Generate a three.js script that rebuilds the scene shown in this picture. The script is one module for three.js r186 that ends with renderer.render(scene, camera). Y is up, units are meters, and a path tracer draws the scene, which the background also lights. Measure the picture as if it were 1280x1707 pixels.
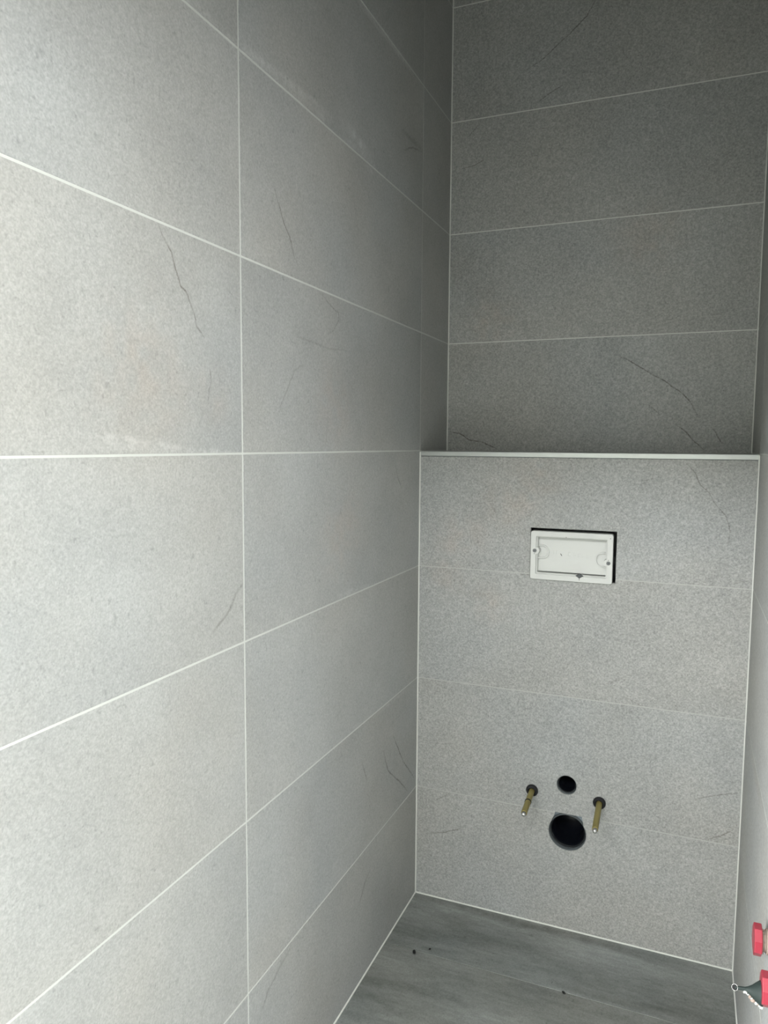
import * as THREE from 'three';
import { RoundedBoxGeometry } from 'three/addons/geometries/RoundedBoxGeometry.js';
import { RectAreaLightUniformsLib } from 'three/addons/lights/RectAreaLightUniformsLib.js';
import { mergeGeometries } from 'three/addons/utils/BufferGeometryUtils.js';

// ---------------------------------------------------------------- camera, sky, light, exposure
const renderer = new THREE.WebGLRenderer({ antialias: true });
renderer.toneMapping = THREE.LinearToneMapping;
renderer.toneMappingExposure = 3.9;
renderer.shadowMap.enabled = true;
RectAreaLightUniformsLib.init();

const scene = new THREE.Scene();
scene.background = new THREE.Color().setRGB(0.2, 0.208, 0.215);      // pale overcast sky outside the window

const rad = THREE.MathUtils.degToRad;
const camera = new THREE.PerspectiveCamera(69.2344, 1280 / 1707, 0.02, 50);
camera.position.set(0.6451, 1.2171, 1.8152);
camera.rotation.set(rad(-5.204), rad(22.3064), rad(0.3807), 'YXZ');
scene.add(camera);

const W = 0.7873;            // width of the cubicle
const D = 0.2287;            // depth of the ledge
const COL = 0.8257;          // width of a wall tile
const Y0 = 0.3015;           // first joint above the floor
const H = 1.2009;            // top of the ledge
const CEIL = 2.62;
const ZN = 1.36;             // the niche opens here into the larger room behind the camera
const BULK = 1.72;           // underside of the bulkhead over the opening
const ROOM = { x0: -2.4, x1: 3.2, z1: 3.4, h: 2.75 };
// windows of the room behind the camera, each with its daylight coming in: [a0, a1, b0, b1] in the plane of its wall
const SUNNY = [-2.38, -1.2, 0.6, 2.35];     // tall rear window on the sunny side: x, y
const SHADY = [2.0, 3.18, 0.6, 2.35];       // tall rear window on the other side: x, y
const HIGH = [-1.15, 0.75, 2.4, 2.73];      // high strip window between them: x, y
const SIDE = [1.45, 3.35, 0.9, 1.8];        // side window: z, y
function daylight(name, [a0, a1, b0, b1], strength, onSide) {
  const l = new THREE.RectAreaLight(new THREE.Color().setRGB(1.0, 1.0, 1.0), strength, a1 - a0, b1 - b0), a = (a0 + a1) / 2, b = (b0 + b1) / 2;
  l.name = name;
  if (onSide) { l.position.set(ROOM.x1 - 0.02, b, a); l.lookAt(0, b, a); } else { l.position.set(a, b, ROOM.z1 - 0.02); l.lookAt(a, b, 0); }
  scene.add(l);
}
daylight('sunny_window_daylight', SUNNY, 14.0);
daylight('shady_window_daylight', SHADY, 3.7);
daylight('strip_window_daylight', HIGH, 10.5);
daylight('side_window_daylight', SIDE, 2.2, true);

// ---------------------------------------------------------------- helpers
const used = {};
function numbered(n) { used[n] = (used[n] ?? -1) + 1; return used[n] ? `${n}_${String(used[n]).padStart(3, '0')}` : n; }
function part(name, geometry, material, parent) {
  const m = new THREE.Mesh(geometry, material);
  m.name = name; m.castShadow = true; m.receiveShadow = true; parent.add(m);
  return m;
}
function thing(name, label, category, at = [0, 0, 0], extra = {}) {
  const g = new THREE.Group();
  g.name = numbered(name); g.position.set(...at);
  g.userData = { label, category, ...extra };
  scene.add(g);
  return g;
}
const structure = (name, label, category) => thing(name, label, category, [0, 0, 0], { kind: 'structure' });
function mulberry(a) { return () => { a |= 0; a = a + 0x6D2B79F5 | 0; let t = Math.imul(a ^ a >>> 15, 1 | a); t = t + Math.imul(t ^ t >>> 7, 61 | t) ^ t; return ((t ^ t >>> 14) >>> 0) / 4294967296; }; }
function box(x0, x1, y0, y1, z0, z1) { const g = new THREE.BoxGeometry(x1 - x0, y1 - y0, z1 - z0); g.translate((x0 + x1) / 2, (y0 + y1) / 2, (z0 + z1) / 2); return g; }
// uv taken from two world axes, in the metre window [a0, a1] x [b0, b1]
function mapUV(g, ai, bi, a0, a1, b0, b1) {
  const p = g.attributes.position, uv = new Float32Array(p.count * 2);
  for (let i = 0; i < p.count; i++) {
    const v = [p.getX(i), p.getY(i), p.getZ(i)];
    uv[2 * i] = (v[ai] - a0) / (a1 - a0); uv[2 * i + 1] = (v[bi] - b0) / (b1 - b0);
  }
  g.setAttribute('uv', new THREE.BufferAttribute(uv, 2));
  return g;
}
// a tile: a thin slab with chamfered front edges, front face in the plane n = at, in the axes a (width), b (height)
function tileGeometry(ai, bi, ni, sign, a0, a1, b0, b1, at = 0, thick = 0.009, ch = 0.0006) {
  const P = [], idx = [];
  const put = (a, b, n) => { const v = [0, 0, 0]; v[ai] = a; v[bi] = b; v[ni] = at + sign * n; P.push(...v); return P.length / 3 - 1; };
  const quad = (q) => { const i = q.map((c) => put(...c)); idx.push(i[0], i[1], i[2], i[0], i[2], i[3]); };
  const c = ch, f = [[a0 + c, b0 + c, 0], [a1 - c, b0 + c, 0], [a1 - c, b1 - c, 0], [a0 + c, b1 - c, 0]];
  const e = [[a0, b0, -c], [a1, b0, -c], [a1, b1, -c], [a0, b1, -c]], r = e.map(([a, b]) => [a, b, -thick]);
  quad(f);
  for (let i = 0; i < 4; i++) { const j = (i + 1) % 4; quad([f[i], e[i], e[j], f[j]]); quad([e[i], r[i], r[j], e[j]]); }
  quad([r[3], r[2], r[1], r[0]]);
  const g = new THREE.BufferGeometry();
  g.setAttribute('position', new THREE.BufferAttribute(new Float32Array(P), 3));
  // keep outward winding whatever the handedness of the axes
  const e1 = new THREE.Vector3(), e2 = new THREE.Vector3(); e1.setComponent(ai, 1); e2.setComponent(bi, 1);
  const out = e1.cross(e2).getComponent(ni) * sign;
  if (out < 0) for (let i = 0; i < idx.length; i += 3) [idx[i + 1], idx[i + 2]] = [idx[i + 2], idx[i + 1]];
  g.setIndex(idx);
  const flat = g.toNonIndexed(); flat.computeVertexNormals();
  return flat;
}

// ---------------------------------------------------------------- procedural stoneware
const LAT = 256;
function lattice(seed) { const r = mulberry(seed), a = new Float32Array(LAT * LAT); for (let i = 0; i < a.length; i++) a[i] = r() * 2 - 1; return a; }
const lat = [11, 23, 37, 51].map(lattice);
function vnoise(l, x, y) {
  const xi = Math.floor(x), yi = Math.floor(y); let fx = x - xi, fy = y - yi; fx = fx * fx * (3 - 2 * fx); fy = fy * fy * (3 - 2 * fy);
  const a = xi & 255, b = (xi + 1) & 255, c = (yi & 255) << 8, d = ((yi + 1) & 255) << 8;
  return (l[a + c] * (1 - fx) + l[b + c] * fx) * (1 - fy) + (l[a + d] * (1 - fx) + l[b + d] * fx) * fy;
}
// veins: [strength, width in metres, x, y, x, y ...]; smears: pale grout haze in the same form; warm: [x, y, radius]
function stoneware({ w, h, a0, a1, b0, b1, seed, base, veins = [], smears = [], warm = [], rows = [], cols = [], grainX = 1, grainF = 330, grainAmp = 13, blotch = 4.5, streak = 0 }) {
  const sx = (a1 - a0) / w, sy = (b1 - b0) / h;
  const dark = new Float32Array(w * h), pale = new Float32Array(w * h);
  const rnd = mulberry(seed * 7 + 3);
  const stamp = (buf, x, y, r, v) => {
    const px = (x - a0) / sx, py = (y - b0) / sy, rx = r / sx, ry = r / sy;
    for (let j = Math.max(0, Math.floor(py - ry - 1)); j <= Math.min(h - 1, py + ry + 1); j++)
      for (let i = Math.max(0, Math.floor(px - rx - 1)); i <= Math.min(w - 1, px + rx + 1); i++) {
        const d = Math.hypot((i + 0.5 - px) / (rx + 0.5), (j + 0.5 - py) / (ry + 0.5)); if (d >= 1) continue;
        const k = v * (1 - d * d), at = j * w + i; if (k > buf[at]) buf[at] = k;
      }
  };
  const draw = (list, buf, wob) => {
    for (const [s, wd, ...q] of list) {
      const n = q.length / 2; let total = 0; const seg = [];
      for (let i = 0; i + 1 < n; i++) { const l = Math.hypot(q[2 * i + 2] - q[2 * i], q[2 * i + 3] - q[2 * i + 1]); seg.push(l); total += l; }
      let run = 0, off = 0, off2 = 0;
      for (let i = 0; i + 1 < n; i++) {
        const steps = Math.max(2, Math.ceil(seg[i] / 0.0008));
        for (let k = 0; k < steps; k++) {
          const t = k / steps, f = (run + seg[i] * t) / total;
          off = off * 0.94 + (rnd() - 0.5) * wob; off2 = off2 * 0.94 + (rnd() - 0.5) * wob;
          const fade = Math.min(1, Math.min(f, 1 - f) * 4 + 0.25) * (0.65 + 0.35 * vnoise(lat[1], (run + seg[i] * t) * 160 + seed, 4.5));
          stamp(buf, q[2 * i] + (q[2 * i + 2] - q[2 * i]) * t + off, q[2 * i + 1] + (q[2 * i + 3] - q[2 * i + 1]) * t + off2, wd * (0.7 + 0.5 * rnd()), s * fade);
        }
        run += seg[i];
      }
    }
  };
  draw(veins, dark, 0.0007); draw(smears, pale, 0.0008);
  const data = new Uint8Array(w * h * 4);
  for (let j = 0; j < h; j++) {
    const y = b0 + (j + 0.5) * sy; let row = 0; for (const r of rows) if (y > r) row++;
    for (let i = 0; i < w; i++) {
      const x = a0 + (i + 0.5) * sx; let col = 0; for (const c of cols) if (x > c) col++;
      const id = row * 7 + col * 3 + seed, ox = x + id * 1.37, oy = y + id * 0.73;     // each tile has its own print
      const at = j * w + i;
      const big = vnoise(lat[0], ox * 5.3, oy * 5.3) + 0.6 * vnoise(lat[1], ox * 13, oy * 13) + 0.35 * vnoise(lat[2], ox * 31, oy * 31);
      const fine = 0.8 * vnoise(lat[2], ox * grainF * grainX, oy * grainF) + 0.75 * vnoise(lat[3], ox * grainF * 1.9 * grainX, oy * grainF * 1.9) + 0.55 * (rnd() - 0.5) * 2;
      const pit = vnoise(lat[1], ox * 210, oy * 210); const speck = pit > 0.72 ? -(pit - 0.72) * 60 : 0;
      let v = base[0] + big * blotch + fine * grainAmp + speck + lat[3][(id * 17) & 65535] * 1.6;
      if (streak) { const s1 = vnoise(lat[0], ox * 2.2, oy * 11 + vnoise(lat[1], ox * 4, oy * 4) * 0.9), s2 = vnoise(lat[1], ox * 6, oy * 42 + s1 * 1.4); v += streak * (s1 * 0.9 + s2 * 0.7 + 0.5 * vnoise(lat[2], ox * 40, oy * 160)); }
      let tint = vnoise(lat[2], ox * 4.1 + 9, oy * 4.1) + 0.5 * vnoise(lat[3], ox * 11, oy * 11);
      let heat = 0; for (const [wx, wy, wr] of warm) { const d = Math.hypot(x - wx, y - wy) / wr; if (d < 1.6) heat = Math.max(heat, Math.exp(-d * d * 2) * (0.6 + 0.5 * vnoise(lat[1], ox * 50, oy * 50))); }
      const pl = pale[at] * (0.75 + 0.5 * vnoise(lat[3], ox * 90, oy * 90));
      v += pl * 1.6;
      const dk = dark[at]; v -= dk * 1.2;
      data[4 * at] = Math.max(0, Math.min(255, v + tint * 1.2 + heat * 5 + dk * 0.06));
      data[4 * at + 1] = Math.max(0, Math.min(255, v + base[1] - base[0] + 0.3 - heat * 0.5));
      data[4 * at + 2] = Math.max(0, Math.min(255, v + base[2] - base[0] - tint * 1.4 - heat * 4 - dk * 0.05));
      data[4 * at + 3] = 255;
    }
  }
  const t = new THREE.DataTexture(data, w, h, THREE.RGBAFormat);
  t.colorSpace = THREE.SRGBColorSpace; t.magFilter = THREE.LinearFilter; t.minFilter = THREE.LinearMipmapLinearFilter; t.generateMipmaps = true;
  t.wrapS = t.wrapT = THREE.RepeatWrapping; t.anisotropy = 8; t.needsUpdate = true;
  return t;
}
const ROWS = []; for (let k = 0; k < 9; k++) ROWS.push(Y0 + 0.3 * k);
const COLS = [0, COL, 2 * COL, 3 * COL];
const TILE = [169, 170, 168];

const WIN_L = [-0.25, 2.10, 0, 2.64];
const texLeft = stoneware({
  w: 2048, h: 2048, a0: WIN_L[0], a1: WIN_L[1], b0: WIN_L[2], b1: WIN_L[3], seed: 1, base: TILE, grainF: 440, grainAmp: 10.5, rows: ROWS, cols: COLS,
  veins: [
    [52, 0.0011, 1.013, 1.495, 1.002, 1.479, 0.989, 1.468, 0.982, 1.448, 0.971, 1.429, 0.958, 1.422, 0.951, 1.410, 0.942, 1.395, 0.938, 1.379, 0.919, 1.366],
    [26, 0.0014, 0.908, 1.327, 0.905, 1.307, 0.910, 1.295, 0.913, 1.281],
    [50, 0.0011, 0.723, 1.632, 0.707, 1.607, 0.694, 1.587, 0.674, 1.569, 0.659, 1.539, 0.642, 1.523],
    [30, 0.0012, 0.558, 1.496, 0.532, 1.485, 0.511, 1.478, 0.484, 1.473, 0.481, 1.458, 0.505, 1.436, 0.532, 1.423],
    [40, 0.0011, 0.173, 1.170, 0.157, 1.138, 0.130, 1.110],
    [50, 0.0016, 0.175, 0.506, 0.104, 0.413, 0.017, 0.330],
    [52, 0.0017, 0.238, 0.492, 0.206, 0.429, 0.133, 0.373, 0.071, 0.319],
    [32, 0.0015, 0.363, 0.518, 0.334, 0.459],
    [30, 0.0020, 0.312, 0.236, 0.343, 0.222, 0.374, 0.187],
    [24, 0.0024, 0.827, 0.998, 0.850, 0.982, 0.872, 0.957, 0.897, 0.944, 0.916, 0.932],
    [20, 0.0030, 0.687, 0.289, 0.763, 0.263, 0.791, 0.231],
    [18, 0.0060, 0.149, 1.941, 0.057, 1.944, 0.003, 1.948],
    [34, 0.0018, 0.136, 1.901, 0.080, 1.926, 0.007, 1.942],
    [20, 0.0016, 0.72, 1.262, 0.66, 1.345, 0.62, 1.36],
    [16, 0.0018, 0.66, 1.405, 0.52, 1.398, 0.44, 1.404],
  ],
  smears: [
    [14, 0.0075, 0.816, 1.808, 0.759, 1.813, 0.679, 1.819, 0.609, 1.823, 0.509, 1.826],
    [12, 0.0100, 0.70, 1.811, 0.609, 1.814, 0.52, 1.815],
    [15, 0.0120, 0.465, 1.834, 0.393, 1.830, 0.333, 1.818],
    [12, 0.0060, 0.46, 1.810, 0.38, 1.812, 0.30, 1.809],
    [10, 0.0050, 0.36, 1.794, 0.31, 1.789],
    [13, 0.0042, 1.165, 1.226, 1.083, 1.221, 1.003, 1.213, 0.939, 1.205],
    [8, 0.0075, 1.16, 1.214, 1.05, 1.212, 0.98, 1.208],
    [12, 0.0040, 0.95, 1.205, 0.90, 1.204, 0.83, 1.204],
    [14, 0.0080, 0.387, 2.094, 0.261, 2.097, 0.073, 2.098],
    [9, 0.0060, 1.00, 1.806, 0.93, 1.808, 0.83, 1.807],
    [8, 0.0050, 0.52, 0.912, 0.40, 0.908, 0.30, 0.906],
    [8, 0.0050, 0.30, 0.596, 0.18, 0.595, 0.08, 0.594],
    [6, 0.0060, 0.52, 0.34, 0.44, 0.372, 0.36, 0.385],
  ],
  warm: [[0.50, 1.285, 0.10], [0.46, 1.03, 0.12], [0.90, 1.29, 0.05], [1.05, 1.30, 0.12]],
});
const texFront = stoneware({
  w: 1024, h: 1536, a0: 0, a1: W, b0: 0, b1: H, seed: 2, base: TILE, grainF: 330, grainAmp: 18, rows: ROWS,
  veins: [
    [44, 0.0011, 0.633, 1.186, 0.660, 1.157, 0.670, 1.132, 0.690, 1.111, 0.702, 1.089, 0.727, 1.059, 0.737, 1.026, 0.732, 0.995],
    [26, 0.0010, 0.574, 1.166, 0.567, 1.142, 0.543, 1.137],
    [34, 0.0010, 0.388, 1.167, 0.387, 1.154],
    [36, 0.0011, 0.784, 0.431, 0.738, 0.418, 0.705, 0.405, 0.683, 0.393],
    [44, 0.0012, 0.716, 0.304, 0.745, 0.320, 0.772, 0.340],
    [40, 0.0013, 0.039, 0.176, 0.084, 0.190, 0.113, 0.201, 0.137, 0.215],
    [30, 0.0012, 0.093, 0.299, 0.053, 0.271],
    [24, 0.0012, 0.517, 0.623, 0.554, 0.609, 0.572, 0.599],
    [14, 0.0030, 0.474, 0.640, 0.522, 0.669],
    [34, 0.0012, 0.748, 0.912, 0.77, 0.918],
    [14, 0.0025, 0.40, 0.865, 0.42, 0.845, 0.44, 0.835],
    [36, 0.0012, 0.268, 0.897, 0.291, 0.898],
  ],
  warm: [[0.245, 1.073, 0.10], [0.30, 1.14, 0.09], [0.100, 0.975, 0.08], [0.078, 0.880, 0.06], [0.190, 0.811, 0.06], [0.14, 0.99, 0.06]],
});
const texBack = stoneware({
  w: 1024, h: 1536, a0: 0, a1: W, b0: H - 0.01, b1: CEIL, seed: 3, base: TILE, grainF: 300, grainAmp: 18, rows: ROWS,
  veins: [
    [62, 0.0012, 0.378, 2.344, 0.357, 2.308, 0.317, 2.276, 0.279, 2.249, 0.247, 2.224, 0.207, 2.206],
    [50, 0.0011, 0.308, 2.154, 0.276, 2.140, 0.240, 2.120],
    [46, 0.0012, 0.031, 1.975, 0.067, 1.980, 0.096, 1.992],
    [30, 0.0014, 0.086, 2.097, 0.048, 2.058],
    [64, 0.0012, 0.457, 1.454, 0.495, 1.434, 0.540, 1.406, 0.583, 1.380, 0.615, 1.357, 0.642, 1.328, 0.661, 1.293],
    [60, 0.0012, 0.609, 1.274, 0.642, 1.245, 0.680, 1.206],
    [40, 0.0011, 0.54, 1.325, 0.57, 1.298],
    [52, 0.0012, 0.695, 1.264, 0.720, 1.226],
    [70, 0.0013, 0.004, 1.254, 0.036, 1.251, 0.066, 1.231, 0.103, 1.226, 0.154, 1.202],
  ],
  warm: [[0.12, 1.56, 0.1], [0.52, 1.75, 0.12]],
});
const texPlain = stoneware({ w: 1024, h: 1024, a0: 0, a1: 1.2, b0: 0, b1: 1.2, seed: 5, base: TILE, rows: [] });
const texFloor = stoneware({
  w: 1024, h: 1280, a0: 0, a1: W, b0: -0.02, b1: 1.0, seed: 6, base: [131, 134, 132], rows: [0.2222, 0.5222, 0.8222], grainAmp: 8, blotch: 5, streak: 15,
  veins: [
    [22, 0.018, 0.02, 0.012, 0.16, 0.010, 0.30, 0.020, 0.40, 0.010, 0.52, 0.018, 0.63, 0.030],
    [16, 0.012, 0.40, 0.20, 0.50, 0.205, 0.58, 0.20, 0.68, 0.19],
  ],
  smears: [
    [10, 0.0035, 0.03, 0.085, 0.12, 0.036, 0.27, 0.050, 0.34, 0.030, 0.43, 0.045, 0.55, 0.046, 0.63, 0.055],
    [8, 0.0028, 0.50, 0.11, 0.57, 0.125, 0.64, 0.12],
  ],
});

const stone = (map, rough = 0.52) => new THREE.MeshStandardMaterial({ map, roughness: rough, metalness: 0 });
const M = {
  left: stone(texLeft), front: stone(texFront), back: stone(texBack), plain: stone(texPlain), floor: stone(texFloor, 0.48),
  grout: new THREE.MeshStandardMaterial({ color: '#cbcec9', roughness: 0.9 }),
  groutBack: new THREE.MeshStandardMaterial({ color: '#dfe1dc', roughness: 0.9 }),
  groutFront: new THREE.MeshStandardMaterial({ color: '#bdc0bb', roughness: 0.9 }),
  groutFloor: new THREE.MeshStandardMaterial({ color: '#83867f', roughness: 0.9 }),
  silicone: new THREE.MeshStandardMaterial({ color: '#e2e4df', roughness: 0.6 }),
  plaster: new THREE.MeshStandardMaterial({ color: '#c9cac6', roughness: 0.95 }),
  board: new THREE.MeshStandardMaterial({ color: '#87929a', roughness: 0.9 }),
  alu: new THREE.MeshStandardMaterial({ color: '#c0c4c2', roughness: 0.42, metalness: 0.75 }),
  abs: new THREE.MeshStandardMaterial({ color: '#dadcd9', roughness: 0.45 }),
  rubber: new THREE.MeshStandardMaterial({ color: '#17181b', roughness: 0.75 }),
  pipe: new THREE.MeshStandardMaterial({ color: '#10131a', roughness: 0.35 }),
  pipeRim: new THREE.MeshStandardMaterial({ color: '#2a2e31', roughness: 0.75 }),
  sleeve: new THREE.MeshStandardMaterial({ color: '#94894f', roughness: 0.45, metalness: 0.25 }),
  steel: new THREE.MeshStandardMaterial({ color: '#d8d8d6', roughness: 0.25, metalness: 1 }),
  screw: new THREE.MeshStandardMaterial({ color: '#55585a', roughness: 0.5, metalness: 0.6 }),
  screwHead: new THREE.MeshStandardMaterial({ color: '#8d9092', roughness: 0.5, metalness: 0.5 }),
  red: new THREE.MeshPhysicalMaterial({ color: '#952839', roughness: 0.42, clearcoat: 0.3, clearcoatRoughness: 0.3 }),
  hemp: new THREE.MeshStandardMaterial({ color: '#94857b', roughness: 0.9 }),
  tape: new THREE.MeshStandardMaterial({ color: '#b4b6b3', roughness: 0.7 }),
  nozzle: new THREE.MeshStandardMaterial({ color: '#1f2b29', roughness: 0.7 }),
  liner: new THREE.MeshStandardMaterial({ color: '#6d7477', roughness: 0.8 }),
  black: new THREE.MeshStandardMaterial({ color: '#0b0c0d', roughness: 0.8 }),
  frame: new THREE.MeshStandardMaterial({ color: '#d8d8d4', roughness: 0.5 }),
  glass: new THREE.MeshPhysicalMaterial({ color: '#ffffff', roughness: 0.02, transmission: 1, thickness: 0 }),
  slab: new THREE.MeshStandardMaterial({ color: '#9a9b97', roughness: 0.9 }),
  crumb: new THREE.MeshStandardMaterial({ color: '#242625', roughness: 0.9 }),
};

// ---------------------------------------------------------------- the room
const GAP = 0.0028;                                               // joint width
function bead(parent, from, to) {                                // a thin silicone bead in a corner
  const a = new THREE.Vector3(...from), b = new THREE.Vector3(...to), l = a.distanceTo(b);
  const g = new THREE.CylinderGeometry(0.0026, 0.0026, l, 8);
  const m = part('silicone_joint', g, M.silicone, parent);
  m.position.copy(a).add(b).multiplyScalar(0.5);
  m.quaternion.setFromUnitVectors(new THREE.Vector3(0, 1, 0), b.clone().sub(a).normalize());
}

{ // left wall: tiles in the plane x = 0
  const wall = structure('wall_left', 'long left wall of large pale grey concrete-look tiles', 'wall');
  part('grout_bed', box(-0.12, -0.0004, 0, CEIL, -D, ZN), M.grout, wall);
  const cols = [-D, 0, COL, ZN], rows = [0, ...ROWS.filter((y) => y < CEIL - 0.02), CEIL];
  for (let r = 0; r + 1 < rows.length; r++) for (let c = 0; c + 1 < cols.length; c++) {
    if (c === 0 && rows[r + 1] < H + 0.01) continue;              // hidden behind the boxed-in cistern
    const g = tileGeometry(2, 1, 0, 1, cols[c] + (c ? GAP / 2 : 0), cols[c + 1] - GAP / 2, rows[r] + GAP / 2, rows[r + 1] - GAP / 2);
    part('tile', mapUV(g, 2, 1, ...WIN_L), M.left, wall);
  }
  bead(wall, [0, 0, 0], [0, 0, ZN]);
}
{ // right wall, with its tiles facing left
  const wall = structure('wall_right', 'narrow strip of tiled right wall with two red pipe plugs', 'wall');
  part('grout_bed', box(W + 0.0004, W + 0.12, 0, CEIL, -D, ZN), M.grout, wall);
  const cols = [-D, 0, COL, ZN], rows = [0, ...ROWS.filter((y) => y < CEIL - 0.02), CEIL];
  for (let r = 0; r + 1 < rows.length; r++) for (let c = 0; c + 1 < cols.length; c++) {
    if (c === 0 && rows[r + 1] < H + 0.01) continue;
    const g = tileGeometry(2, 1, 0, -1, cols[c] + (c ? GAP / 2 : 0), cols[c + 1] - GAP / 2, rows[r] + GAP / 2, rows[r + 1] - GAP / 2, W);
    const o = (r * 5 + c * 3) * 0.37;
    part('tile', mapUV(g, 2, 1, o, o + 1.2, o * 0.6, o * 0.6 + 1.2), M.plain, wall);
  }
  bead(wall, [W, 0, 0], [W, 0, ZN]);
}
{ // wall above the ledge
  const wall = structure('wall_back', 'shaded upper back wall of horizontal grey tiles above the ledge', 'wall');
  part('grout_bed', box(-0.12, W + 0.12, 0, CEIL, -D - 0.12, -D - 0.0003), M.groutBack, wall);
  const rows = [H - 0.004, ...ROWS.filter((y) => y > H + 0.05 && y < CEIL - 0.02), CEIL], g2 = 0.0021;
  for (let r = 0; r + 1 < rows.length; r++)
    part('tile', mapUV(tileGeometry(0, 1, 2, 1, 0.0005, W - 0.0005, rows[r] + g2 / 2, rows[r + 1] - g2 / 2, -D), 0, 1, 0, W, H - 0.01, CEIL), M.back, wall);
  bead(wall, [0, H, -D], [0, CEIL, -D]); bead(wall, [W, H, -D], [W, CEIL, -D]);
}

// ---- boxed-in cistern wall, with its cut-outs
const OPEN = { x0: 0.2908, x1: 0.4945, y0: 0.8925, y1: 1.0160 };
const INLET = { x: 0.3957, y: 0.3769, r: 0.0245 }, DRAIN = { x: 0.4005, y: 0.2545, r: 0.0462 };
const BOLT = [[0.3109, 0.3484], [0.4753, 0.3475]];
function rectPath(x0, x1, y0, y1) { const p = new THREE.Path(); p.moveTo(x0, y0); p.lineTo(x0, y1); p.lineTo(x1, y1); p.lineTo(x1, y0); p.closePath(); return p; }
function circlePath(x, y, r) { const p = new THREE.Path(); p.absarc(x, y, r, 0, Math.PI * 2, true); return p; }
{
  const wall = structure('wall_front', 'low boxed-in tiled wall with holes for the toilet below the ledge', 'wall');
  const sh = new THREE.Shape(); sh.moveTo(0, 0); sh.lineTo(W, 0); sh.lineTo(W, H - 0.006); sh.lineTo(0, H - 0.006); sh.closePath();
  sh.holes.push(rectPath(OPEN.x0 - 0.004, OPEN.x1 + 0.004, OPEN.y0 - 0.004, OPEN.y1 + 0.004), circlePath(INLET.x, INLET.y, INLET.r + 0.001), circlePath(DRAIN.x, DRAIN.y, DRAIN.r + 0.001));
  for (const [x, y] of BOLT) sh.holes.push(circlePath(x, y, 0.009));
  const board = new THREE.ExtrudeGeometry(sh, { depth: 0.02, bevelEnabled: false, curveSegments: 40 }); board.translate(0, 0, -0.029);
  part('backing_board', board, M.board, wall);
  const g2 = 0.0022, rows = [0.001, Y0, Y0 + 0.3, Y0 + 0.6, H - 0.0135];
  // grout in the three joints, interrupted by the openings
  const strips = [[0, 0.3685, Y0], [0.4358, W, Y0], [0, W, Y0 + 0.3], [0, OPEN.x0, Y0 + 0.6], [OPEN.x1, W, Y0 + 0.6]];
  for (const [a, b, y] of strips) part('grout_line', box(a, b, y - g2 / 2 - 0.0004, y + g2 / 2 + 0.0004, -0.0088, -0.0006), M.groutFront, wall);
  const arcPts = (s, c, from, to, cw) => s.absarc(c.x, c.y, c.r, from, to, cw);
  for (let r = 0; r < 4; r++) {
    const y0 = rows[r] + (r ? g2 / 2 : 0), y1 = rows[r + 1] - (r < 3 ? g2 / 2 : 0), x0 = 0.0012, x1 = W - 0.0012, s = new THREE.Shape();
    s.moveTo(x0, y0);
    if (r === 2) { s.lineTo(x1, y0); s.lineTo(x1, y1); s.lineTo(OPEN.x1, y1); s.lineTo(OPEN.x1, OPEN.y0); s.lineTo(OPEN.x0, OPEN.y0); s.lineTo(OPEN.x0, y1); s.lineTo(x0, y1); }
    else if (r === 3) { s.lineTo(OPEN.x0, y0); s.lineTo(OPEN.x0, OPEN.y1); s.lineTo(OPEN.x1, OPEN.y1); s.lineTo(OPEN.x1, y0); s.lineTo(x1, y0); s.lineTo(x1, y1); s.lineTo(x0, y1); }
    else if (r === 0) { // drain notch: round below, flaring out to the joint
      const a = rad(32), b = rad(148);
      s.lineTo(x1, y0); s.lineTo(x1, y1); s.lineTo(0.4350, y1); s.lineTo(DRAIN.x + DRAIN.r * Math.cos(a), DRAIN.y + DRAIN.r * Math.sin(a));
      s.absarc(DRAIN.x, DRAIN.y, DRAIN.r, a, b, true);
      s.lineTo(0.3695, y1); s.lineTo(x0, y1);
    } else { s.lineTo(x1, y0); s.lineTo(x1, y1); s.lineTo(x0, y1); }
    s.closePath();
    if (r === 1) { s.holes.push(circlePath(INLET.x, INLET.y, INLET.r)); for (const [x, y] of BOLT) s.holes.push(circlePath(x, y, 0.0095)); }
    const g = new THREE.ExtrudeGeometry(s, { depth: 0.0085, bevelEnabled: false, curveSegments: 48 }); g.translate(0, 0, -0.0085);
    part('tile', mapUV(g, 0, 1, 0, W, 0, H), M.front, wall);
  }
  // tiled shelf on top
  const top = tileGeometry(0, 2, 1, 1, 0.001, W - 0.001, -D + 0.001, -0.0105, H - 0.0006, 0.009);
  const tp = part('ledge_tile', mapUV(top, 0, 2, 0, 1.2, 0, 1.2), M.plain, wall); tp.userData.label = 'tiled top of the ledge';
  bead(wall, [0, 0, 0], [0, H - 0.002, 0]); bead(wall, [W, 0, 0], [W, H - 0.002, 0]); bead(wall, [0, 0, 0], [W, 0, 0]);
}
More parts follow.
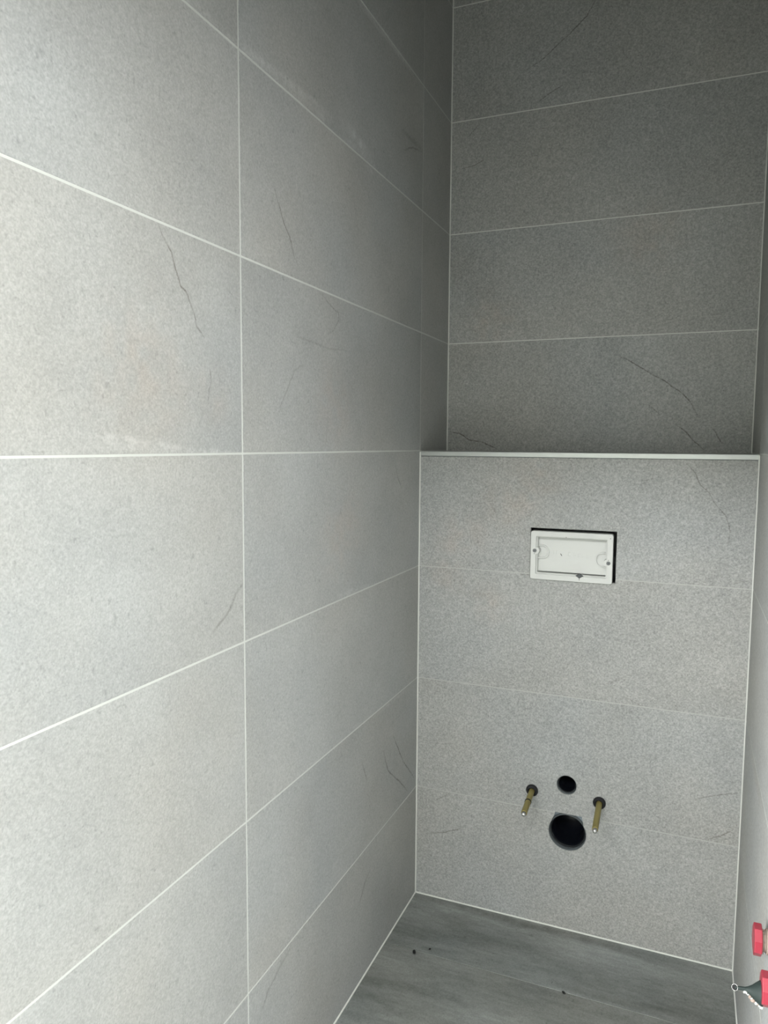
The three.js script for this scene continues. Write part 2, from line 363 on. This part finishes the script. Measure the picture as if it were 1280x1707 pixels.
{ // aluminium edge profile on the ledge
  const t = structure('trim_1', 'bright aluminium edge trim along the front of the ledge', 'trim');
  const s = new THREE.Shape(), r = 0.0022, d = 0.0105, h = 0.0125;          // L-shaped section with a rounded nose
  s.moveTo(-d, 0); s.lineTo(-r, 0); s.absarc(-r, -r, r, Math.PI / 2, 0, true); s.lineTo(0, -h); s.lineTo(-0.0016, -h); s.lineTo(-0.0016, -0.003); s.lineTo(-d, -0.003); s.closePath();
  const g = new THREE.ExtrudeGeometry(s, { depth: W - 0.003, bevelEnabled: false, curveSegments: 8 });
  g.rotateY(-Math.PI / 2); g.translate(W - 0.0015, 0, 0);
  const pos = g.attributes.position; for (let i = 0; i < pos.count; i++) pos.setXYZ(i, pos.getX(i), pos.getY(i) + H + 0.0004, pos.getZ(i) + 0.0008);
  g.computeVertexNormals();
  part('profile', g, M.alu, t);
}
{ // floor
  const f = structure('floor', 'dark grey stone-look tiled floor', 'floor');
  part('grout_bed', box(-0.12, W + 0.12, -0.12, -0.0006, -D - 0.12, ZN), M.groutFloor, f);
  const edge = [0.0008, 0.2222, 0.5222, 0.8222, 1.1222, ZN];
  for (let i = 0; i + 1 < edge.length; i++)
    part('tile', mapUV(tileGeometry(0, 2, 1, 1, 0.0005, W - 0.0005, edge[i] + 0.0008, edge[i + 1] - 0.0008), 0, 2, 0, W, -0.02, 1.0), M.floor, f);
}
{ // ceiling of the niche and of the room, and the bulkhead between them
  const c = structure('ceiling', 'plain plastered ceiling above the tiled niche', 'ceiling');
  part('plaster', box(-0.12, W + 0.12, CEIL, CEIL + 0.13, -D - 0.12, ZN), M.plaster, c);
  const b = structure('wall_bulkhead', 'plastered bulkhead over the opening of the niche', 'wall');
  part('plaster', box(0.001, W - 0.001, BULK, CEIL, ZN, ZN + 0.1), M.plaster, b);
}
{ // the larger room behind the camera
  const r = structure('wall_partition', 'plastered partition wall either side of the niche opening', 'wall');
  part('plaster', box(W + 0.12, ROOM.x1, 0, ROOM.h, ZN - 0.1, ZN), M.plaster, r);
  part('plaster', box(ROOM.x0, -0.12, 0, ROOM.h, ZN - 0.1, ZN), M.plaster, r);
  part('plaster', box(-0.12, W + 0.12, CEIL, ROOM.h, ZN, ZN + 0.1), M.plaster, r);
  const glaze = (name, label, [a0, a1, b0, b1], mk) => {
    const n = structure(name, label, 'window'), f = 0.045, m = (a0 + a1) / 2;
    for (const q of [[a0, a1, b0, b0 + f], [a0, a1, b1 - f, b1], [a0, a0 + f, b0 + f, b1 - f], [m - f / 2, m + f / 2, b0 + f, b1 - f], [a1 - f, a1, b0 + f, b1 - f]]) part('frame', mk(...q, 0.03, 0.09), M.frame, n);
    for (const q of [[a0 + f, m - f / 2, b0 + f, b1 - f], [m + f / 2, a1 - f, b0 + f, b1 - f]]) part('pane', mk(...q, 0.058, 0.062), M.glass, n);
  };
  const rear = (a0, a1, b0, b1, d0 = 0, d1 = 0.12) => box(a0, a1, b0, b1, ROOM.z1 + d0, ROOM.z1 + d1);
  const side = (a0, a1, b0, b1, d0 = 0, d1 = 0.12) => box(ROOM.x1 + d0, ROOM.x1 + d1, b0, b1, a0, a1);
  const back = structure('wall_rear', 'plastered rear wall of the room with three windows', 'wall');
  for (const q of [[ROOM.x0 - 0.12, SUNNY[0], 0, ROOM.h], [SHADY[1], ROOM.x1 + 0.12, 0, ROOM.h], [SUNNY[0], SUNNY[1], 0, SUNNY[2]], [SUNNY[0], SUNNY[1], SUNNY[3], ROOM.h], [SHADY[0], SHADY[1], 0, SHADY[2]],
    [SHADY[0], SHADY[1], SHADY[3], ROOM.h], [SUNNY[1], SHADY[0], 0, HIGH[2]], [SUNNY[1], HIGH[0], HIGH[2], ROOM.h], [HIGH[1], SHADY[0], HIGH[2], ROOM.h], [HIGH[0], HIGH[1], HIGH[3], ROOM.h]]) part('plaster', rear(...q), M.plaster, back);
  const flank = structure('wall_side', 'plastered side wall of the room with a wide window', 'wall');
  for (const q of [[ZN - 0.1, SIDE[0], 0, ROOM.h], [SIDE[1], ROOM.z1, 0, ROOM.h], [SIDE[0], SIDE[1], 0, SIDE[2]], [SIDE[0], SIDE[1], SIDE[3], ROOM.h]]) part('plaster', side(...q), M.plaster, flank);
  const lid = structure('ceiling_room', 'plastered ceiling of the room behind the camera', 'ceiling');
  part('plaster', box(ROOM.x0 - 0.12, ROOM.x1 + 0.12, ROOM.h, ROOM.h + 0.12, ZN - 0.1, ROOM.z1 + 0.12), M.plaster, lid);
  const e = structure('wall_opposite', 'plastered closed side wall of the room behind the camera', 'wall');
  part('plaster', box(ROOM.x0 - 0.12, ROOM.x0, 0, ROOM.h, ZN - 0.1, ROOM.z1), M.plaster, e);
  glaze('window_1', 'tall white-framed window at the bright end of the rear wall', SUNNY, rear);
  glaze('window_2', 'tall white-framed window at the dimmer end of the rear wall', SHADY, rear);
  glaze('window_3', 'high strip window between the two tall windows', HIGH, rear);
  glaze('window_4', 'wide white-framed window in the side wall of the room', SIDE, side);
  const o = structure('floor_room', 'light screed floor of the room behind the camera', 'floor');
  part('slab', box(ROOM.x0, ROOM.x1, -0.12, 0, ZN, ROOM.z1), M.slab, o);
}

// ---------------------------------------------------------------- flush-plate access box in the wall
{
  const x0 = 0.2925, x1 = 0.4870, y0 = 0.8898, y1 = 1.0090, rim = 0.0125, cx = (x0 + x1) / 2, cy = (y0 + y1) / 2;
  const t = thing('cistern_access_frame', 'white plastic recessed access frame set in the tiled wall opening', 'access frame', [cx, cy, 0]);
  const rr = (s, a, b, r) => { s.moveTo(-a + r, -b); s.lineTo(a - r, -b); s.absarc(a - r, -b + r, r, -Math.PI / 2, 0, false); s.lineTo(a, b - r); s.absarc(a - r, b - r, r, 0, Math.PI / 2, false); s.lineTo(-a + r, b); s.absarc(-a + r, b - r, r, Math.PI / 2, Math.PI, false); s.lineTo(-a, -b + r); s.absarc(-a + r, -b + r, r, Math.PI, Math.PI * 1.5, false); return s; };
  const hw = (x1 - x0) / 2, hh = (y1 - y0) / 2;
  const ring = rr(new THREE.Shape(), hw - 0.001, hh - 0.001, 0.0045); ring.holes.push(rr(new THREE.Path(), hw - rim, hh - rim, 0.003));
  const rg = new THREE.ExtrudeGeometry(ring, { depth: 0.018, bevelEnabled: true, bevelThickness: 0.001, bevelSize: 0.001, bevelSegments: 2, curveSegments: 6 }); rg.translate(0, 0, -0.0135);
  part('frame', rg, M.abs, t);
  // slightly lower inner step
  const step = rr(new THREE.Shape(), hw - rim + 0.001, hh - rim + 0.001, 0.003); step.holes.push(rr(new THREE.Path(), hw - rim - 0.0035, hh - rim - 0.0035, 0.003));
  const sg = new THREE.ExtrudeGeometry(step, { depth: 0.0145, bevelEnabled: false, curveSegments: 6 }); sg.translate(0, 0, -0.0155);
  part('inner_step', sg, M.abs, t);
  // back of the tray, ending short of the lower lip so that a dark slot stays open
  const tray = new RoundedBoxGeometry(2 * (hw - rim), 2 * (hh - rim) - 0.005, 0.003, 2, 0.001); tray.translate(0, 0.0025, -0.0165);
  part('tray', tray, M.abs, t);
  const TZ = -0.015;
  // D-shaped finger tabs
  const tab = (x, y, r, dir) => {
    const s = new THREE.Shape(); const q = 0.012;
    const outline = (p, k) => { p.moveTo(0, -r + k); p.lineTo(dir * (q - 0.002), -r + k); p.absarc(dir * (q - 0.002), 0, r - k, -Math.PI / 2, Math.PI / 2, dir < 0); p.lineTo(0, r - k); p.closePath(); };
    outline(s, 0); const hole = new THREE.Path(); outline(hole, 0.0022); s.holes.push(hole);
    const g = new THREE.ExtrudeGeometry(s, { depth: 0.0050, bevelEnabled: true, bevelThickness: 0.0004, bevelSize: 0.0004, bevelSegments: 1, curveSegments: 14 });
    g.translate(x - cx, y - cy, TZ);
    part('finger_tab', g, M.abs, t);
  };
  tab(0.3085, 0.9562, 0.0165, 1); tab(0.4735, 0.9450, 0.0178, -1);
  // screw bosses and screws
  for (const [sx, sy, d] of [[0.3025, 0.9603, 1], [0.4775, 0.9400, -1]]) {
    const b = new THREE.CylinderGeometry(0.0095, 0.0105, 0.0175, 24); b.rotateX(Math.PI / 2); b.translate(sx - cx + d * 0.0015, sy - cy, -0.0047);
    const boss = part('screw_boss', b, M.abs, t);
    const ho = new THREE.CylinderGeometry(0.0046, 0.0046, 0.0008, 20); ho.rotateX(Math.PI / 2); ho.translate(sx - cx, sy - cy, 0.0053);
    part('screw_recess', ho, M.screw, t);
    const s = new THREE.CylinderGeometry(0.0034, 0.0036, 0.0022, 16); s.rotateX(Math.PI / 2); s.translate(sx - cx, sy - cy, 0.0058);
    const sc = part('screw', s, M.screwHead, t); sc.userData.label = 'dark screw head';
    const sl = [box(-0.0026, 0.0026, -0.0004, 0.0004, 0, 0.0003), box(-0.0004, 0.0004, -0.0026, 0.0026, 0, 0.0003)].map((g) => { g.rotateZ(0.5); g.translate(sx - cx, sy - cy, 0.0068); return g; });
    part('slot', mergeGeometries(sl), M.black, sc);
  }
  // low embossed bars of the worn moulded marking
  const bars = [];
  const stroke = (x, y, w, h) => { const g = new THREE.BoxGeometry(w, h, 0.0007); g.translate(x - cx, y - cy, TZ + 0.0003); bars.push(g); };
  let k = 0;
  for (const [a, b] of [[0.346, 0.9565], [0.352, 0.956], [0.381, 0.9535], [0.394, 0.952], [0.404, 0.951], [0.414, 0.950], [0.424, 0.949], [0.433, 0.948]]) {
    stroke(a, b, 0.0011, 0.009); if (k > 1 && k % 2 === 0) { stroke(a + 0.003, b + 0.004, 0.005, 0.001); stroke(a + 0.003, b - 0.004, 0.005, 0.001); } if (k > 2) stroke(a + 0.003, b, 0.004, 0.001); k++;
  }
  part('embossed_marking', mergeGeometries(bars), M.abs, t).userData.kind = 'stuff';
  // dark lozenge-shaped rubber stop on the lower lip, and a sliver of debris in the tray
  const lz = new THREE.Shape(); lz.moveTo(-0.0082, 0); lz.lineTo(0, 0.0056); lz.lineTo(0.0082, 0); lz.lineTo(0, -0.0056); lz.closePath();
  const lg = new THREE.ExtrudeGeometry(lz, { depth: 0.004, bevelEnabled: true, bevelThickness: 0.0006, bevelSize: 0.0006, bevelSegments: 1 }); lg.translate(0.4114 - cx, 0.9050 - cy, 0.0015);
  const st = part('rubber_stop', lg, M.screw, t); st.userData.label = 'dark lozenge-shaped stop';
  const tail = box(-0.0005, 0.0005, -0.004, 0.004, 0, 0.0004); tail.translate(0.4114 - cx, 0.8985 - cy, 0.0055); part('scratch_mark', tail, M.crumb, t);
  const sv = new THREE.BoxGeometry(0.0012, 0.0062, 0.0008); sv.rotateZ(0.55); sv.translate(0.364 - cx, 0.951 - cy, TZ + 0.0004);
  part('debris_sliver', sv, M.crumb, t);
  for (const [x, y] of [[0.3780, 0.9965], [0.4805, 0.9990], [0.4775, 0.9475], [0.3020, 0.9525]]) { const g = new THREE.SphereGeometry(0.0009, 8, 6); g.scale(1.3, 0.8, 0.4); g.translate(x - cx, y - cy, 0.0056); part('dirt_speck', g, M.crumb, t); }
}

// ---------------------------------------------------------------- pipes and fixing bolts
function lathe(points, seg = 48) { const g = new THREE.LatheGeometry(points.map(([r, z]) => new THREE.Vector2(r, z)), seg); g.rotateX(Math.PI / 2); return g; }   // axis along z
{
  const t = thing('flush_inlet_pipe', 'small round black flush pipe socket above the drain', 'pipe socket', [INLET.x, INLET.y, 0]);
  part('liner', lathe([[0.0246, -0.0260], [0.0246, -0.0030], [0.0238, -0.0022], [0.0230, -0.0030], [0.0226, -0.0260], [0.0246, -0.0260]]), M.liner, t).userData.label = 'grey lining of the hole';
  part('seal_ring', lathe([[0.0228, -0.0130], [0.0222, -0.0070], [0.0210, -0.0066], [0.0204, -0.0080], [0.0206, -0.0130], [0.0228, -0.0130]]), M.pipeRim, t);
  part('socket', lathe([[0.0224, -0.0690], [0.0224, -0.0120], [0.0214, -0.0100], [0.0200, -0.0110], [0.0196, -0.0200], [0.0188, -0.0300], [0.0180, -0.0320], [0.0178, -0.0660], [0.0001, -0.0670], [0.0001, -0.0690], [0.0224, -0.0690]]), M.pipe, t);
}
{
  const t = thing('drain_pipe', 'large round black waste pipe socket low in the wall', 'pipe socket', [DRAIN.x, DRAIN.y, 0]);
  part('liner', lathe([[0.0466, -0.0270], [0.0466, -0.0080], [0.0460, -0.0012], [0.0450, -0.0008], [0.0444, -0.0030], [0.0440, -0.0270], [0.0466, -0.0270]], 64), M.liner, t).userData.label = 'grey lining of the hole';
  part('seal_ring', lathe([[0.0442, -0.0200], [0.0438, -0.0105], [0.0424, -0.0090], [0.0412, -0.0105], [0.0412, -0.0200], [0.0442, -0.0200]], 64), M.pipeRim, t);
  part('socket', lathe([[0.0438, -0.1090], [0.0438, -0.0180], [0.0425, -0.0150], [0.0402, -0.0160], [0.0395, -0.0280], [0.0378, -0.0300], [0.0372, -0.0580], [0.0340, -0.0620], [0.0335, -0.1060], [0.0001, -0.1070], [0.0001, -0.1090], [0.0438, -0.1090]], 64), M.pipe, t);
}
[[0.3109, 0.3484, 0.3167, 0.3490, 'left'], [0.4753, 0.3475, 0.4799, 0.3423, 'right']].forEach(([x, y, tx, ty], i) => {
  const t = thing('fixing_bolt', i ? 'olive sleeved fixing bolt right of the drain, black washer' : 'olive sleeved fixing bolt left of the drain, notched halfway', 'bolt', [x, y, 0], { group: 'toilet fixing bolts' });
  const dir = new THREE.Vector3(tx - x, ty - y, 0.138).normalize(), len = 0.1385;
  const q = new THREE.Quaternion().setFromUnitVectors(new THREE.Vector3(0, 0, 1), dir);
  const add = (n, g, m) => { const p = part(n, g, m, t); p.quaternion.copy(q); return p; };
  const wsh = part('washer', lathe([[0.0078, 0.0006], [0.0150, 0.0002], [0.0153, 0.0030], [0.0138, 0.0062], [0.0098, 0.0086], [0.0080, 0.0080], [0.0078, 0.0006]], 32), M.rubber, t);
  wsh.userData.label = 'black rubber washer';
  add('sleeve', lathe([[0.0052, -0.020], [0.0071, -0.020], [0.0071, 0.0600], [0.0069, 0.0606], [0.0069, 0.0616], [0.0071, 0.0622], [0.0070, 0.1265], [0.0064, 0.1275], [0.0052, 0.1275]], 24), M.sleeve);
  const rod = []; rod.push([0.0001, -0.026], [0.0050, -0.026]); for (let z = 0.110; z < len - 0.003; z += 0.0016) { rod.push([0.0054, z], [0.0049, z + 0.0008]); } rod.push([0.0048, len - 0.0025], [0.0034, len], [0.0001, len]);
  const st = add('threaded_rod', lathe(rod, 20), M.steel); st.userData.label = 'bright steel rod tip';
  if (!i) { const c = lathe([[0.0071, 0.0655], [0.0080, 0.0660], [0.0081, 0.0695], [0.0071, 0.0700], [0.0071, 0.0655]], 20); add('dark_band', c, M.rubber); }
});

// ---------------------------------------------------------------- red-plugged water outlets on the right wall
const alongX = (pts, seg = 28) => { const g = new THREE.LatheGeometry(pts.map(([r, d]) => new THREE.Vector2(r, d)), seg); g.rotateZ(Math.PI / 2); return g; };   // d grows out from the wall, towards -x
function plug(label, y, z, head, reach) {
  const t = thing('pipe_plug', label, 'pipe plug', [W, y, z], { group: 'red plugs on the right wall' });
  part('collar', alongX([[0.0001, 0.0000], [0.0185, 0.0000], [0.0185, 0.0035], [0.0175, 0.0042], [0.0001, 0.0042]]), M.hemp, t).userData.label = 'pale sealed collar';
  part('thread', alongX([[0.0001, 0.0040], [0.0155, 0.0040], [0.0163, 0.0055], [0.0152, 0.0070], [0.0163, 0.0085], [0.0152, 0.0100], [0.0160, reach - head], [0.0001, reach - head]]), M.hemp, t);
  const hex = [];
  for (let i = 0; i < 8; i++) { const a = i * Math.PI / 4 + 0.39; hex.push(new THREE.Vector2(Math.cos(a) * 0.0215, Math.sin(a) * 0.0215)); }
  const g = new THREE.ExtrudeGeometry(new THREE.Shape(hex), { depth: head - 0.003, bevelEnabled: true, bevelThickness: 0.0015, bevelSize: 0.0015, bevelSegments: 2 });
  g.rotateY(-Math.PI / 2); g.translate(-(reach - head) - 0.0015, 0, 0);
  part('head', g, M.red, t).userData.label = 'red plastic plug head';
  const rnd = mulberry(Math.round(z * 100));
  for (let i = 0; i < 7; i++) { const s = new THREE.IcosahedronGeometry(0.0018 + rnd() * 0.0015, 0); s.scale(1.8, 0.7, 0.6); s.rotateZ(rnd() * 3); const a = rnd() * 6.28; s.translate(-0.006 - rnd() * 0.006, Math.sin(a) * 0.0165, Math.cos(a) * 0.0165); part('tape_shred', s, i % 2 ? M.tape : M.hemp, t); }
  return t;
}
plug('red plastic pipe plug sealed with pale hemp, higher one in view', 0.4634, 0.60, 0.0115, 0.0215);
{
  const t = plug('red plastic pipe plug with dark tapered nozzle pointing off the wall', 0.4553, 0.70, 0.0120, 0.0185);
  part('nozzle_cone', alongX([[0.0001, 0.016], [0.0163, 0.016], [0.0158, 0.0195], [0.0124, 0.0240], [0.0080, 0.0290], [0.0044, 0.0350], [0.0026, 0.0400], [0.0001, 0.0400]]).translate(0, -0.0087, 0), M.nozzle, t).userData.label = 'dark green tapered nozzle';
  const a = new THREE.Vector3(-0.038, -0.0082, 0), b = new THREE.Vector3(-0.0512, -0.0098, 0);
  const tube = part('nozzle_tube', new THREE.CylinderGeometry(0.0022, 0.0028, a.distanceTo(b), 14), M.nozzle, t);
  tube.position.copy(a).add(b).multiplyScalar(0.5); tube.quaternion.setFromUnitVectors(new THREE.Vector3(0, 1, 0), b.clone().sub(a).normalize());
  const tip = part('nozzle_tip', new THREE.LatheGeometry([[0.0001, -0.003], [0.0040, -0.003], [0.0043, 0.0012], [0.0040, 0.0014], [0.0037, 0.0010], [0.0036, -0.0020], [0.0001, -0.0022]].map(([r, d]) => new THREE.Vector2(r, d)), 20), M.steel, t);
  tip.userData.label = 'steel-rimmed hollow tip';
  tip.position.copy(b); tip.quaternion.setFromUnitVectors(new THREE.Vector3(0, 1, 0), new THREE.Vector3(-0.35, 0.55, 0.75).normalize());
  const bore = part('bore', new THREE.CylinderGeometry(0.0037, 0.0037, 0.0008, 16).translate(0, 0.0007, 0), M.black, tip);
  const rnd = mulberry(77);
  for (let i = 0; i < 11; i++) {
    const f = i / 10, s = new THREE.IcosahedronGeometry(0.0009 + rnd() * 0.0013, 1), p = s.attributes.position;
    for (let k = 0; k < p.count; k++) { const q = 0.7 + 0.6 * Math.abs(Math.sin(p.getX(k) * 4100 + p.getY(k) * 3300 + i)); p.setXYZ(k, p.getX(k) * q * 1.7, p.getY(k) * q, p.getZ(k) * q); }
    s.computeVertexNormals(); s.rotateZ(0.5 + rnd() * 1.0);
    s.translate(-0.0385 + 0.0215 * f, -0.0115 - 0.0125 * f + (rnd() - 0.5) * 0.003, 0.003 + 0.005 * f);
    part('tape_shred', s, rnd() < 0.3 ? M.hemp : M.tape, t);
  }
}

// ---------------------------------------------------------------- crumbs on the floor
{
  const rnd = mulberry(5);
  for (const [x, z, s, label] of [[0.081, 0.231, 0.0052, 'dark grout crumb on the floor joint near the left wall'], [0.434, 0.226, 0.0040, 'dark grout crumb on the floor joint further right'], [0.112, 0.205, 0.0030, 'tiny dark grout crumb between left wall and floor joint']]) {
    const g = new THREE.IcosahedronGeometry(s, 1), p = g.attributes.position;
    for (let i = 0; i < p.count; i++) { const k = 0.7 + 0.5 * Math.abs(Math.sin(p.getX(i) * 900 + p.getZ(i) * 700)); p.setXYZ(i, p.getX(i) * k * 1.2, p.getY(i) * 0.55, p.getZ(i) * k * 0.75); }
    g.rotateY(rnd() * 3); g.computeVertexNormals(); g.computeBoundingBox(); g.translate(0, -g.boundingBox.min.y, 0);
    const m = new THREE.Mesh(g, M.crumb); m.name = numbered('grout_crumb'); m.position.set(x, 0.0001, z); m.castShadow = m.receiveShadow = true;
    m.userData = { label, category: 'crumb', group: 'crumbs on the floor' }; scene.add(m);
  }
}
renderer.render(scene, camera);
